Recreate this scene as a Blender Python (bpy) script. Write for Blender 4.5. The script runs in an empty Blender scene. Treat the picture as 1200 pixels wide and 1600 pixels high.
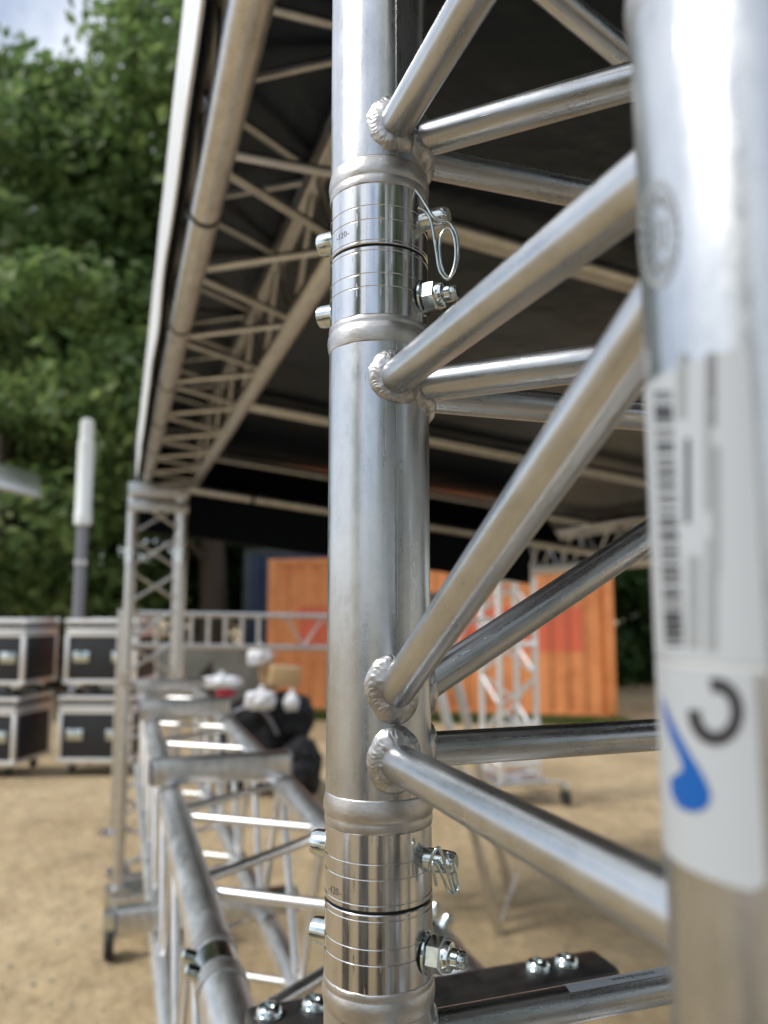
import bpy, bmesh, math, random
from mathutils import Vector, Matrix, noise
R_ = math.radians
rnd = random.Random(7)
scene = bpy.context.scene
COL = scene.collection

# ------------------------------------------------------------------ camera, sky, sun, exposure
F, CX, CY, HCAM = 1202.0, 600.0, 800.0, 1.6          # focal length in photo pixels, photo centre, eye height
TH = math.atan(147.0 / F)
cd = bpy.data.cameras.new('camera'); cam = bpy.data.objects.new('camera', cd); COL.objects.link(cam)
cam.location = (0, 0, HCAM); cam.rotation_euler = (math.pi/2 + TH, 0, 0)
cd.sensor_fit = 'VERTICAL'; cd.sensor_height = 34.6; cd.sensor_width = 25.95; cd.lens = 34.6*F/1600
cd.clip_start = 0.02; cd.clip_end = 400
cd.dof.use_dof = True; cd.dof.focus_distance = 0.366; cd.dof.aperture_fstop = 6.6
scene.camera = cam
SUN_DIR = Vector((-0.72, -0.22, 0.80)).normalized()
SKY_STRENGTH, SUN_STRENGTH, EXPOSURE = 0.13, 2.6, 0.22
w = bpy.data.worlds.new('World'); scene.world = w; w.use_nodes = True
nt = w.node_tree; bg = nt.nodes['Background']; bg.inputs['Strength'].default_value = SKY_STRENGTH
sky = nt.nodes.new('ShaderNodeTexSky'); sky.sky_type = 'NISHITA'; sky.sun_disc = False
sky.sun_elevation = math.asin(SUN_DIR.z); sky.sun_rotation = math.atan2(SUN_DIR.x, SUN_DIR.y)
tc = nt.nodes.new('ShaderNodeTexCoord'); nz = nt.nodes.new('ShaderNodeTexNoise')
nz.inputs['Scale'].default_value = 2.2; nz.inputs['Detail'].default_value = 6; nz.inputs['Roughness'].default_value = 0.55
cr = nt.nodes.new('ShaderNodeValToRGB'); cr.color_ramp.elements[0].position = 0.36; cr.color_ramp.elements[1].position = 0.6
mx = nt.nodes.new('ShaderNodeMixRGB'); mx.inputs[2].default_value = (8.2, 8.6, 9.2, 1)
nt.links.new(tc.outputs['Generated'], nz.inputs['Vector']); nt.links.new(nz.outputs['Fac'], cr.inputs['Fac'])
nt.links.new(cr.outputs['Color'], mx.inputs[0]); nt.links.new(sky.outputs['Color'], mx.inputs[1]); nt.links.new(mx.outputs['Color'], bg.inputs['Color'])
sl = bpy.data.lights.new('sun', 'SUN'); sl.energy = SUN_STRENGTH; sl.angle = R_(14); sl.color = (1, 0.95, 0.87)
so = bpy.data.objects.new('sun', sl); COL.objects.link(so); so.rotation_euler = SUN_DIR.to_track_quat('Z', 'Y').to_euler()
so.location = SUN_DIR*30
vs = scene.view_settings; vs.view_transform = 'Standard'; vs.look = 'None'; vs.gamma = 1; vs.exposure = EXPOSURE; vs.use_curve_mapping = False

# ------------------------------------------------------------------ geometry of the place
FW = Vector((0, math.cos(TH), math.sin(TH))); UP = Vector((0, -math.sin(TH), math.cos(TH)))
def ray(x, y): return FW + Vector((1, 0, 0))*((x-CX)/F) + UP*((CY-y)/F)
def at(x, y, Y):
    d = ray(x, y); return Vector((0, 0, HCAM)) + d*(Y/d.y)
PHI = math.atan(0.341)
U = Vector((-math.sin(PHI), math.cos(PHI), 0)); V = Vector((math.cos(PHI), math.sin(PHI), 0)); Z = Vector((0, 0, 1))
def LY(lat, Y, dz): return Vector((lat - 0.341*Y, Y, HCAM+dz))     # lateral offset of a line along U, distance, height over the eye
S = 0.239
A0 = Vector((-0.00255, 0.3763, 0)); B0 = A0 - U*S + Vector((0.0042, 0, 0)); C0 = A0 + V*S; D0 = B0 + V*S
def gz(Y):                                                       # the yard falls gently towards the containers
    t = min(1, max(0, (Y-5.5)/7.0)); return -0.30*t*t*(3-2*t)

# ------------------------------------------------------------------ object helpers
W = {}
def link(name, me, parent=None, mw=None, mats=()):
    o = bpy.data.objects.new(name, me); COL.objects.link(o)
    mw = mw or Matrix(); W[o] = mw
    if parent is not None:
        o.parent = parent; o.matrix_basis = W[parent].inverted() @ mw
    else: o.matrix_basis = mw
    if me is not None:
        for m in mats:
            if len(me.materials) < len(mats): me.materials.append(m)
    return o
def tag(o, label=None, cat=None, group=None, kind=None):
    if label: o['label'] = label
    if cat: o['category'] = cat
    if group: o['group'] = group
    if kind: o['kind'] = kind
    return o
def thing(name, loc, label, cat, group=None):
    o = link(name, None, None, Matrix.Translation(loc)); o.empty_display_size = 0.05
    return tag(o, label, cat, group)
def copy_tree(o, mw, parent=None):
    c = o.copy(); COL.objects.link(c); c.parent = parent; W[c] = mw
    c.matrix_basis = (W[parent].inverted() @ mw) if parent is not None else mw
    for ch in [x for x in W if x.parent == o]:
        copy_tree(ch, mw @ W[o].inverted() @ W[ch], c)
    return c
def finish(name, bm, mat, parent=None, mw=None, smooth=None):
    me = bpy.data.meshes.new(name); bm.normal_update(); bm.to_mesh(me); bm.free()
    if smooth:
        for p in me.polygons: p.use_smooth = True
        if smooth < 180: me.set_sharp_from_angle(angle=R_(smooth))
    return link(name, me, parent, mw, mat if isinstance(mat, (list, tuple)) else [mat])
def dirmat(p, d, xhint=None):
    d = d.normalized(); x = (xhint or (Vector((0, 0, 1)) if abs(d.z) < 0.95 else Vector((1, 0, 0))))
    x = (x - d*x.dot(d)).normalized(); y = d.cross(x)
    m = Matrix((x, y, d)).transposed().to_4x4(); m.translation = p; return m
def lathe_bm(prof, segs=32, caps=True, bm=None):
    bm = bm or bmesh.new(); rings = []
    for r, z in prof:
        rings.append([bm.verts.new((r*math.cos(2*math.pi*i/segs), r*math.sin(2*math.pi*i/segs), z)) for i in range(segs)])
    for a, b in zip(rings, rings[1:]):
        for i in range(segs): bm.faces.new((a[i], a[(i+1) % segs], b[(i+1) % segs], b[i]))
    if caps:
        bm.faces.new(list(reversed(rings[0]))); bm.faces.new(rings[-1])
    return bm
TC = {}
def tube(name, p0, p1, r, mat, parent, segs=20, bev=0.0):
    d = p1-p0; L = d.length; key = (round(r, 5), round(L, 3), segs, bev, mat.name)
    if key not in TC:
        prof = [(r-bev, 0), (r, bev), (r, L-bev), (r-bev, L)] if bev else [(r, 0), (r, L)]
        bm = lathe_bm(prof, segs); me = bpy.data.meshes.new(name); bm.normal_update(); bm.to_mesh(me); bm.free()
        for p in me.polygons: p.use_smooth = True
        me.set_sharp_from_angle(angle=R_(50)); me.materials.append(mat); TC[key] = me
    return link(name, TC[key], parent, dirmat(p0, d))
def lathe(name, prof, p, d, mat, parent, segs=32, ang=40):
    return finish(name, lathe_bm(prof, segs), mat, parent, dirmat(p, d), ang)
def box_bm(sx, sy, sz, bev=0.0, bm=None, c=(0, 0, 0), segs=2):
    own = bm is None; bm = bm or bmesh.new()
    r = bmesh.ops.create_cube(bm, size=1); bmesh.ops.scale(bm, vec=(sx, sy, sz), verts=r['verts'])
    if bev: bmesh.ops.bevel(bm, geom=[e for e in bm.edges if all(v in set(r['verts']) for v in e.verts)], offset=bev, segments=segs, affect='EDGES', profile=0.5)
    if c != (0, 0, 0): bmesh.ops.translate(bm, vec=c, verts=r['verts'] if not bev else bm.verts)
    return bm
def boxo(name, c, size, mat, parent, rot=None, bev=0.0, segs=2):
    mw = Matrix.Translation(c) @ (rot.to_4x4() if rot else Matrix())
    return finish(name, box_bm(*size, bev, segs=segs), mat, parent, mw, 35 if bev else None)
GR = Matrix((V, U, Z)).transposed()                              # rotation that turns x to V and y to U
def wire(name, pts, r, mat, parent, closed=False, sub=8, segs=10, rad=None):
    n = len(pts); path = []
    rng = n if closed else n-1
    for i in range(rng):
        p0, p1, p2, p3 = [pts[(i+k) % n] if closed else pts[min(max(i+k, 0), n-1)] for k in (-1, 0, 1, 2)]
        for k in range(sub):
            t = k/sub
            path.append(0.5*((2*p1)+(p2-p0)*t+(2*p0-5*p1+4*p2-p3)*t*t+(3*p1-p0-3*p2+p3)*t**3))
    if not closed: path.append(pts[-1].copy())
    return sweep(name, path, lambda i, a: r if rad is None else rad(i/len(path), a), mat, parent, closed, segs)
def sweep(name, path, rf, mat, parent, closed, segs=10, smooth=60):
    bm = bmesh.new(); n = len(path); org = path[0].copy(); rings = []; N = None
    for i, p in enumerate(path):
        a = path[(i-1) % n] if closed or i else path[0]; b = path[(i+1) % n] if closed or i < n-1 else path[-1]
        t = (b-a).normalized()
        N = (N - t*N.dot(t)).normalized() if N is not None else t.orthogonal().normalized()
        B = t.cross(N)
        rings.append([bm.verts.new(p-org+(N*math.cos(2*math.pi*k/segs)+B*math.sin(2*math.pi*k/segs))*rf(i, k)) for k in range(segs)])
    for i in range(n if closed else n-1):
        a, b = rings[i], rings[(i+1) % n]; sh = 0
        if closed and i == n-1: sh = min(range(segs), key=lambda s: (a[0].co-b[s].co).length)
        for k in range(segs): bm.faces.new((a[k], a[(k+1) % segs], b[(k+1+sh) % segs], b[(k+sh) % segs]))
    if not closed: bm.faces.new(list(reversed(rings[0]))); bm.faces.new(rings[-1])
    return finish(name, bm, mat, parent, Matrix.Translation(org), smooth)

# ------------------------------------------------------------------ materials
def mat(name, col, rough=0.5, metal=0.0, **kw):
    m = bpy.data.materials.new(name); m.use_nodes = True; b = m.node_tree.nodes['Principled BSDF']
    b.inputs['Base Color'].default_value = (*col, 1); b.inputs['Roughness'].default_value = rough; b.inputs['Metallic'].default_value = metal
    for k, v in kw.items(): b.inputs[k].default_value = v
    return m
def N(m, t, **kw):
    n = m.node_tree.nodes.new(t)
    for k, v in kw.items():
        if k in n.inputs: n.inputs[k].default_value = v
        else: setattr(n, k, v)
    return n
def L(m, a, b): m.node_tree.links.new(a, b)
def bs(m): return m.node_tree.nodes['Principled BSDF']
def ramp(m, src, stops):
    r = N(m, 'ShaderNodeValToRGB'); e = r.color_ramp.elements
    while len(e) < len(stops): e.new(0.5)
    for k, (p, c) in zip(e, stops): k.position = p; k.color = c if len(c) == 4 else (*c, 1)
    L(m, src, r.inputs['Fac']); return r.outputs['Color']
def noisy(m, scale=(1, 1, 1), ns=5, detail=4, rough=0.55, coord='Object'):
    t = N(m, 'ShaderNodeTexCoord'); mp = N(m, 'ShaderNodeMapping'); mp.inputs['Scale'].default_value = scale
    L(m, t.outputs[coord], mp.inputs['Vector']); n = N(m, 'ShaderNodeTexNoise', Scale=ns, Detail=detail, Roughness=rough)
    L(m, mp.outputs['Vector'], n.inputs['Vector']); return n.outputs['Fac']
def bump(m, src, strength=0.2, dist=0.001, prev=None):
    b = N(m, 'ShaderNodeBump', Strength=strength, Distance=dist); L(m, src, b.inputs['Height'])
    if prev: L(m, prev, b.inputs['Normal'])
    return b.outputs['Normal']

def aluminium(name, lo, hi, r0, r1, heat=False, scale=1.0, wear=1.0):
    """extruded tube: die lines run along the local z axis; cloudy oxide, smudges, dents and scratches over them"""
    m = mat(name, hi, r0, 1.0); b = bs(m)
    die = noisy(m, (520, 520, 1.6), 1, 3, 0.6)
    cloud = noisy(m, (26, 26, 11), 1.6, 7, 0.68)
    smudge = noisy(m, (55, 55, 38), 1.3, 5, 0.7)
    dent = noisy(m, (24, 24, 15), 1, 2, 0.5)
    scr1 = noisy(m, (60, 60, 1500), 0.55, 2, 0.5); scr2 = noisy(m, (900, 300, 60), 0.9, 2, 0.5)
    col = ramp(m, cloud, [(0.32, lo), (0.60, hi)])
    dirt = ramp(m, smudge, [(0.30, (0.62, 0.60, 0.57)), (0.42, (0.95, 0.95, 0.95)), (0.6, (1, 1, 1))])
    mu0 = N(m, 'ShaderNodeMixRGB', blend_type='MULTIPLY'); mu0.inputs[0].default_value = 0.40*wear; L(m, col, mu0.inputs[1]); L(m, dirt, mu0.inputs[2]); col_out = mu0.outputs[0]
    def lin(src, a, b_, c, d):
        q = N(m, 'ShaderNodeMapRange')
        for k, v_ in zip(('From Min', 'From Max', 'To Min', 'To Max'), (a, b_, c, d)): q.inputs[k].default_value = v_
        L(m, src, q.inputs['Value']); return q.outputs['Result']
    def add(x, y, op='ADD'):
        q = N(m, 'ShaderNodeMath', operation=op); L(m, x, q.inputs[0]); L(m, y, q.inputs[1]); return q.outputs[0]
    rough_out = add(lin(cloud, 0.3, 0.7, r0, r1), lin(smudge, 0.52, 0.68, 0, 0.07*wear)); rough_out = add(rough_out, lin(die, 0.2, 0.8, -0.03, 0.05))
    nb = bump(m, dent, 0.09*wear, 0.0015); nb = bump(m, die, 0.14, 0.0004, nb)
    nb = bump(m, lin(scr1, 0.66, 0.72, 0, 1), 0.07*wear, 0.0002, nb); nb = bump(m, lin(scr2, 0.68, 0.74, 0, 1), 0.25*wear, 0.00025, nb)
    if heat:
        at_ = N(m, 'ShaderNodeAttribute', attribute_name='heat'); g = noisy(m, (160, 160, 160), 1, 4, 0.7)
        s1 = N(m, 'ShaderNodeMath', operation='MULTIPLY_ADD'); L(m, g, s1.inputs[0]); s1.inputs[1].default_value = 0.45; L(m, at_.outputs['Fac'], s1.inputs[2])
        hz_ = ramp(m, s1.outputs[0], [(0.50, (0, 0, 0)), (0.64, (1, 1, 1))])
        soot = ramp(m, s1.outputs[0], [(0.44, (1, 1, 1)), (0.54, (0.50, 0.48, 0.45)), (0.66, (0.95, 0.93, 0.91)), (1.0, (0.7, 0.68, 0.66))])
        mu = N(m, 'ShaderNodeMixRGB', blend_type='MULTIPLY'); mu.inputs[0].default_value = 1; L(m, col_out, mu.inputs[1]); L(m, soot, mu.inputs[2]); col_out = mu.outputs[0]
        rough_out = add(rough_out, lin(hz_, 0, 1, 0, 0.20)); nb = bump(m, g, 0.12, 0.0006, nb)
    L(m, col_out, b.inputs['Base Color']); L(m, rough_out, b.inputs['Roughness']); L(m, nb, b.inputs['Normal'])
    return m
M = {}
M['alu'] = aluminium('extruded_aluminium', (0.43, 0.45, 0.47), (0.56, 0.58, 0.60), 0.24, 0.33)
M['alu_heat'] = aluminium('extruded_aluminium_heat_marked', (0.43, 0.45, 0.47), (0.57, 0.59, 0.61), 0.24, 0.33, heat=True)
M['alu_far'] = aluminium('weathered_aluminium', (0.50, 0.50, 0.50), (0.68, 0.68, 0.68), 0.26, 0.36)
M['alu_mach'] = aluminium('turned_aluminium', (0.54, 0.55, 0.56), (0.68, 0.69, 0.70), 0.11, 0.18, wear=0.8)
M['alu_base'] = aluminium('satin_aluminium', (0.60, 0.61, 0.62), (0.76, 0.77, 0.78), 0.30, 0.42, wear=0.4)
m = M['weld'] = mat('weld_metal', (0.6, 0.6, 0.6), 0.36, 1.0)
L(m, ramp(m, noisy(m, (150, 150, 150), 1, 4), [(0.3, (0.30, 0.295, 0.29)), (0.6, (0.52, 0.515, 0.51))]), bs(m).inputs['Base Color'])
L(m, bump(m, noisy(m, (300, 300, 300), 1.5, 4), 0.12, 0.0006), bs(m).inputs['Normal'])
m = M['weld_dull'] = mat('brushed_weld_band', (0.62, 0.60, 0.58), 0.40, 1.0)
L(m, ramp(m, noisy(m, (90, 90, 160), 1, 5), [(0.3, (0.40, 0.39, 0.38)), (0.65, (0.58, 0.57, 0.56))]), bs(m).inputs['Base Color'])
L(m, bump(m, noisy(m, (250, 250, 500), 1.5, 4), 0.2, 0.0006), bs(m).inputs['Normal'])
m = M['zinc'] = mat('zinc_plated_steel', (0.60, 0.66, 0.66), 0.16, 1.0)
L(m, ramp(m, noisy(m, (200, 200, 200), 1, 3), [(0.3, (0.46, 0.53, 0.53)), (0.65, (0.70, 0.75, 0.75))]), bs(m).inputs['Base Color'])
M['dark_gap'] = mat('joint_gap', (0.03, 0.03, 0.03), 0.6, 0.2)
m = M['black_steel'] = mat('black_painted_steel', (0.018, 0.018, 0.019), 0.32)
L(m, ramp(m, noisy(m, (40, 40, 40), 1, 5), [(0.35, (0.012, 0.012, 0.013)), (0.7, (0.035, 0.034, 0.033))]), bs(m).inputs['Base Color'])
M['sticker'] = mat('sticker_vinyl', (0.40, 0.43, 0.46), 0.36)
M['sticker_grey'] = mat('sticker_film', (0.50, 0.53, 0.55), 0.35)
M['ink'] = mat('black_ink', (0.022, 0.022, 0.026), 0.4)
M['ink_faded'] = mat('faded_grey_ink', (0.16, 0.165, 0.17), 0.4)
M['ink_pale'] = mat('pale_grey_ink', (0.28, 0.30, 0.31), 0.4)
M['blue_ink'] = mat('blue_ink', (0.002, 0.085, 0.34), 0.45); bs(M['blue_ink']).inputs['Specular IOR Level'].default_value = 0.3
m = M['tarp_in'] = mat('black_tarpaulin', (0.002, 0.005, 0.011), 0.34); bs(m).inputs['Specular IOR Level'].default_value = 0.42; bs(m).inputs['Specular Tint'].default_value = (0.55, 0.75, 1.0, 1)
L(m, bump(m, noisy(m, (2.2, 2.2, 2.2), 1.5, 4), 0.35, 0.05), bs(m).inputs['Normal'])
m = M['molton'] = mat('black_molton_cloth', (0.004, 0.006, 0.010), 0.9); bs(m).inputs['Specular IOR Level'].default_value = 0.15
m = M['tarp_out'] = mat('white_tarpaulin', (0.74, 0.77, 0.80), 0.35)
L(m, bump(m, noisy(m, (9, 9, 2), 1.5, 4), 0.5, 0.03), bs(m).inputs['Normal'])
m = M['sand'] = mat('sandy_ground', (0.36, 0.25, 0.13), 0.95)
n1 = noisy(m, (1, 1, 1), 0.9, 8, 0.62); n2 = noisy(m, (1, 1, 1), 9, 6, 0.7)
c1 = ramp(m, n1, [(0.3, (0.25, 0.18, 0.10)), (0.48, (0.39, 0.295, 0.17)), (0.62, (0.44, 0.34, 0.205)), (0.75, (0.50, 0.39, 0.245))])
c2 = ramp(m, n2, [(0.32, (0.55, 0.52, 0.48)), (0.5, (1, 1, 1)), (0.72, (1.12, 1.1, 1.05))])
mu = N(m, 'ShaderNodeMixRGB', blend_type='MULTIPLY'); mu.inputs[0].default_value = 0.55; L(m, c1, mu.inputs[1]); L(m, c2, mu.inputs[2]); L(m, mu.outputs[0], bs(m).inputs['Base Color'])
L(m, bump(m, noisy(m, (1, 1, 1), 5, 7), 0.8, 0.09), bs(m).inputs['Normal'])
def paint(name, col, dark, rough=0.45, band=None):
    m = mat(name, col, rough); n = noisy(m, (1, 1, 1), 1.8, 6, 0.65); s = noisy(m, (6, 6, 0.35), 1, 5, 0.6)
    c = ramp(m, n, [(0.32, dark), (0.52, col), (0.75, tuple(min(1, x*1.12) for x in col))])
    rust = ramp(m, s, [(0.62, (0, 0, 0)), (0.80, (0.35, 0.35, 0.35))]); mx = N(m, 'ShaderNodeMixRGB'); L(m, rust, mx.inputs[0]); L(m, c, mx.inputs[1]); mx.inputs[2].default_value = (*[x*0.45 for x in dark], 1)
    L(m, mx.outputs[0], bs(m).inputs['Base Color']); return m
M['orange'] = paint('orange_container_paint', (0.66, 0.25, 0.085), (0.54, 0.18, 0.055))
M['red'] = paint('overpainted_red_band', (0.64, 0.13, 0.065), (0.58, 0.15, 0.06))
M['blue'] = paint('blue_container_paint', (0.07, 0.13, 0.24), (0.05, 0.09, 0.16))
M['greyblue'] = paint('grey_blue_paint', (0.16, 0.19, 0.22), (0.10, 0.12, 0.14))
M['redbrown'] = paint('red_brown_paint', (0.30, 0.07, 0.04), (0.2, 0.05, 0.03))
M['case'] = mat('black_laminate', (0.014, 0.016, 0.02), 0.5)
M['case_alu'] = mat('case_edging', (0.85, 0.86, 0.87), 0.42, 0.85)
M['rubber'] = mat('black_rubber', (0.02, 0.02, 0.02), 0.7)
m = M['wall'] = mat('concrete_wall', (0.33, 0.32, 0.28), 0.9)
L(m, ramp(m, noisy(m, (1, 1, 1), 2.5, 6), [(0.3, (0.24, 0.235, 0.20)), (0.7, (0.38, 0.37, 0.33))]), bs(m).inputs['Base Color'])
m = M['bark'] = mat('bark', (0.07, 0.055, 0.045), 0.95)
L(m, bump(m, noisy(m, (8, 8, 1.5), 2, 5), 0.8, 0.05), bs(m).inputs['Normal'])
m = M['bag'] = mat('black_nylon', (0.008, 0.009, 0.011), 0.6); bs(m).inputs['Specular IOR Level'].default_value = 0.25
L(m, bump(m, noisy(m, (1, 1, 1), 14, 4), 0.8, 0.05), bs(m).inputs['Normal'])
m = M['plastic'] = mat('white_plastic_film', (0.72, 0.74, 0.78), 0.35)
L(m, bump(m, noisy(m, (1, 1, 1), 16, 4), 0.8, 0.05), bs(m).inputs['Normal'])
M['card'] = mat('cardboard', (0.46, 0.31, 0.16), 0.85)
M['pinkred'] = mat('red_cloth', (0.42, 0.02, 0.05), 0.7)
M['lantern'] = mat('white_lantern_plastic', (0.72, 0.76, 0.76), 0.35)
M['pole'] = mat('grey_painted_pole', (0.22, 0.23, 0.27), 0.5, 0.3)
M['panel'] = mat('grey_panel', (0.45, 0.46, 0.47), 0.45, 0.2)
M['stamp'] = mat('stamped_mark', (0.16, 0.16, 0.16), 0.5, 0.6)
def leafmat(name, c0, c1, c2):
    m = bpy.data.materials.new(name); m.use_nodes = True; t = m.node_tree; b = bs(m); b.inputs['Roughness'].default_value = 0.5
    g = N(m, 'ShaderNodeNewGeometry'); c = ramp(m, g.outputs['Random Per Island'], [(0, c0), (0.5, c1), (1, c2)])
    L(m, c, b.inputs['Base Color']); tr = N(m, 'ShaderNodeBsdfTranslucent'); L(m, c, tr.inputs['Color'])
    ms = N(m, 'ShaderNodeMixShader'); ms.inputs[0].default_value = 0.55; L(m, b.outputs[0], ms.inputs[1]); L(m, tr.outputs[0], ms.inputs[2])
    L(m, ms.outputs[0], t.nodes['Material Output'].inputs['Surface']); return m
M['leaf'] = leafmat('maple_leaf', (0.08, 0.15, 0.05), (0.15, 0.24, 0.075), (0.25, 0.33, 0.12))
M['leaf_dark'] = leafmat('dark_leaf', (0.03, 0.08, 0.028), (0.055, 0.125, 0.035), (0.10, 0.18, 0.05))
M['grass'] = leafmat('grass_blade', (0.06, 0.11, 0.02), (0.10, 0.16, 0.035), (0.19, 0.2, 0.07))

# ------------------------------------------------------------------ ground
bm = bmesh.new(); bm.clear()
ys = [-60, -25, -8, -2] + [i*0.5 for i in range(-3, 32)] + [18, 24, 40, 80, 160]; xs = [-120, -60, -30] + [-16+i for i in range(33)] + [30, 60, 120]
vv = [[bm.verts.new((x, y, gz(y)+(0.025*noise.noise(Vector((x*0.5, y*0.5, 3))) if 2 < y < 14 else 0))) for x in xs] for y in ys]
for j in range(len(ys)-1):
    for i in range(len(xs)-1): bm.faces.new((vv[j][i], vv[j][i+1], vv[j+1][i+1], vv[j+1][i]))
tag(finish('ground', bm, M['sand'], smooth=180), kind='structure')
# loose stones and dry leaves on the sand: small debris
bm = bmesh.new()
for _ in range(1400):
    y = rnd.uniform(1.6, 12); x = rnd.uniform(-0.55, 0.5)*y; s = rnd.uniform(0.004, 0.014)
    r = bmesh.ops.create_icosphere(bm, subdivisions=1, radius=s); bmesh.ops.scale(bm, vec=(1, rnd.uniform(0.6, 1.2), 0.6), verts=r['verts'])
    bmesh.ops.translate(bm, vec=(x, y, gz(y)+s*0.2), verts=r['verts'])
g = finish('pebbles', bm, M['wall'], smooth=180); tag(g, 'small loose pebbles strewn over the sandy yard', 'pebbles', kind='stuff')
def grass_strip(name, x0, x1, y0, y1, n, h, label):
    bm = bmesh.new()
    for _ in range(n):
        x = rnd.uniform(x0, x1); t = (x-x0)/(x1-x0); y = y0+(y1-y0)*t+rnd.gauss(0, 0.16); a = rnd.uniform(0, 6.28); hh = h*rnd.uniform(0.4, 1.2); b = 0.012
        lx, ly = rnd.gauss(0, 0.4)*hh, rnd.gauss(0, 0.4)*hh; z = gz(y)
        bm.faces.new([bm.verts.new((x+b*math.cos(a), y+b*math.sin(a), z)), bm.verts.new((x-b*math.cos(a), y-b*math.sin(a), z)), bm.verts.new((x+lx, y+ly, z+hh))])
    tag(finish(name, bm, M['grass']), label, 'grass', kind='stuff')
grass_strip('grass', -2.3, 3.9, 13.75, 12.6, 9000, 0.15, 'strip of rough grass at the foot of the orange container')

# ------------------------------------------------------------------ trees
def leaf_cloud(bm, c, rad, n, size):
    for _ in range(n):
        d = Vector((rnd.gauss(0, 1), rnd.gauss(0, 1), rnd.gauss(0, 1))).normalized()
        p = c + Vector((d.x*rad.x, d.y*rad.y, d.z*rad.z))*(rnd.uniform(0.45, 1.05))
        s = size*rnd.uniform(0.6, 1.4); nrm = (d*0.6+Vector((rnd.gauss(0, 1), rnd.gauss(0, 1), rnd.gauss(0.6, 1)))*0.6).normalized()
        a = nrm.orthogonal().normalized(); a.rotate(Matrix.Rotation(rnd.uniform(0, 6.28), 3, nrm)); b = nrm.cross(a)
        bm.faces.new([bm.verts.new(p+a*s), bm.verts.new(p+b*s*0.5+nrm*s*0.12), bm.verts.new(p-a*s*0.8), bm.verts.new(p-b*s*0.5+nrm*s*0.12)])
def make_tree(h, cw, low, seed, lm, n, size, trunk=0.28, nb=46):
    global rnd
    keep = rnd; rnd = random.Random(seed)
    root = link('broadleaf_tree', None, None, Matrix())
    path = [Vector((rnd.gauss(0, 0.03)*i, rnd.gauss(0, 0.03)*i, h*0.8*i/7)) for i in range(8)]
    sweep('trunk', path, lambda i, k: trunk*(1.15-i/7*0.95)*(1.3 if i == 0 else 1), M['bark'], root, False, 10)
    bm = bmesh.new()
    for b in range(nb):
        t = rnd.random(); z = low+(h-low)*t; prof = math.sin(math.pi*min(1, 0.22+0.74*t))**0.6
        a = rnd.uniform(0, 6.28); rr = cw*prof*math.sqrt(rnd.uniform(0.1, 1.0)); c = Vector((rr*math.cos(a), rr*math.sin(a), z))
        br = rnd.uniform(0.5, 1.0)*cw*0.36; leaf_cloud(bm, c, Vector((br, br, br*0.62)), n//nb, size)
    finish('crown', bm, lm, root)
    # limbs
    for b in range(9):
        z = low*0.6+(h*0.75-low*0.6)*b/9; a = rnd.uniform(0, 6.28); l = cw*rnd.uniform(0.35, 0.6)
        p0 = Vector((0, 0, z)); pts = [p0, p0+Vector((math.cos(a)*l*0.5, math.sin(a)*l*0.5, l*0.35)), p0+Vector((math.cos(a)*l, math.sin(a)*l, l*0.8))]
        wire('limb', pts, 0.05, M['bark'], root, sub=4, segs=6)
    rnd = keep; return root
T1 = make_tree(17.5, 4.6, 4.4, 11, M['leaf'], 44000, 0.16, nb=120)
T2 = make_tree(11.0, 4.0, 1.2, 23, M['leaf_dark'], 40000, 0.17, nb=80)
T3 = make_tree(13.5, 4.4, 1.8, 37, M['leaf'], 40000, 0.16, nb=110)
def put_tree(src, first, x, y, rz, s, label):
    mw = Matrix.Translation((x, y, gz(y)-0.05)) @ Matrix.Rotation(rz, 4, 'Z') @ Matrix.Scale(s, 4)
    if first:
        W_old = W[src]; src.matrix_basis = mw
        for o in [k for k in W if k.parent == src]: W[o] = mw @ W_old.inverted() @ W[o]
        W[src] = mw; o = src
    else: o = copy_tree(src, mw)
    tag(o, label, 'tree', 'trees around the yard'); return o
put_tree(T1, True, -3.5, 15.8, 0.4, 1.0, 'tall bright green tree rising past the white roof edge')
put_tree(T3, True, -8.3, 16.5, 1.9, 1.0, 'leafy tree at the left edge below the patch of sky')
put_tree(T2, True, -7.6, 21.5, 0.7, 1.0, 'dark tree trunk and crown behind the light column')
put_tree(T2, False, -2.9, 22.5, 2.6, 0.85, 'dark green tree between the far truss tower and the containers')
put_tree(T2, False, 6.9, 20.0, 4.4, 0.95, 'dark tree seen in the gap right of the orange container')
put_tree(T3, False, -14.5, 26.0, 3.4, 0.95, 'large tree farthest back behind the left flight cases')
put_tree(T2, False, 2.0, 27.0, 1.2, 1.1, 'dark tree hidden behind the shipping containers')
put_tree(T2, False, -12.5, 20.5, 5.1, 0.8, 'low dark tree at the far left behind the lamp panel')
# unseen trees added behind the photographer as something for the polished tubes to mirror
for i, (x, y, s, a) in enumerate([(3.5, -15, 0.85, 2.9), (11, -11, 0.95, 4.0), (-17, -14, 0.8, 5.2)]):
    put_tree(T3 if i % 2 else T1, False, x, y, a, s, 'unseen tree added behind the photographer for the reflections in the tubes')

bm = bmesh.new()
for k in range(130):
    x = -17+k*0.2+rnd.gauss(0, 0.1); y = 19.2+rnd.gauss(0, 0.5); hgt = rnd.uniform(0.7, 1.25)
    if x < -3.7 or x > 5.2: leaf_cloud(bm, Vector((x, y, gz(y)+hgt*0.8)), Vector((0.55, 0.5, hgt)), 190, 0.11)
hd = thing('hedge', Vector((-4, 19.2, -0.3)), 'dark hedge closing the yard behind the flight cases', 'hedge'); finish('foliage', bm, M['leaf_dark'], hd)
for x in [-17+k for k in range(14)]+[6, 7, 8]: tube('stem', Vector((x, 19.2, -0.35)), Vector((x+rnd.gauss(0, .1), 19.2, 0.9)), 0.025, M['bark'], hd, 6)
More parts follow.
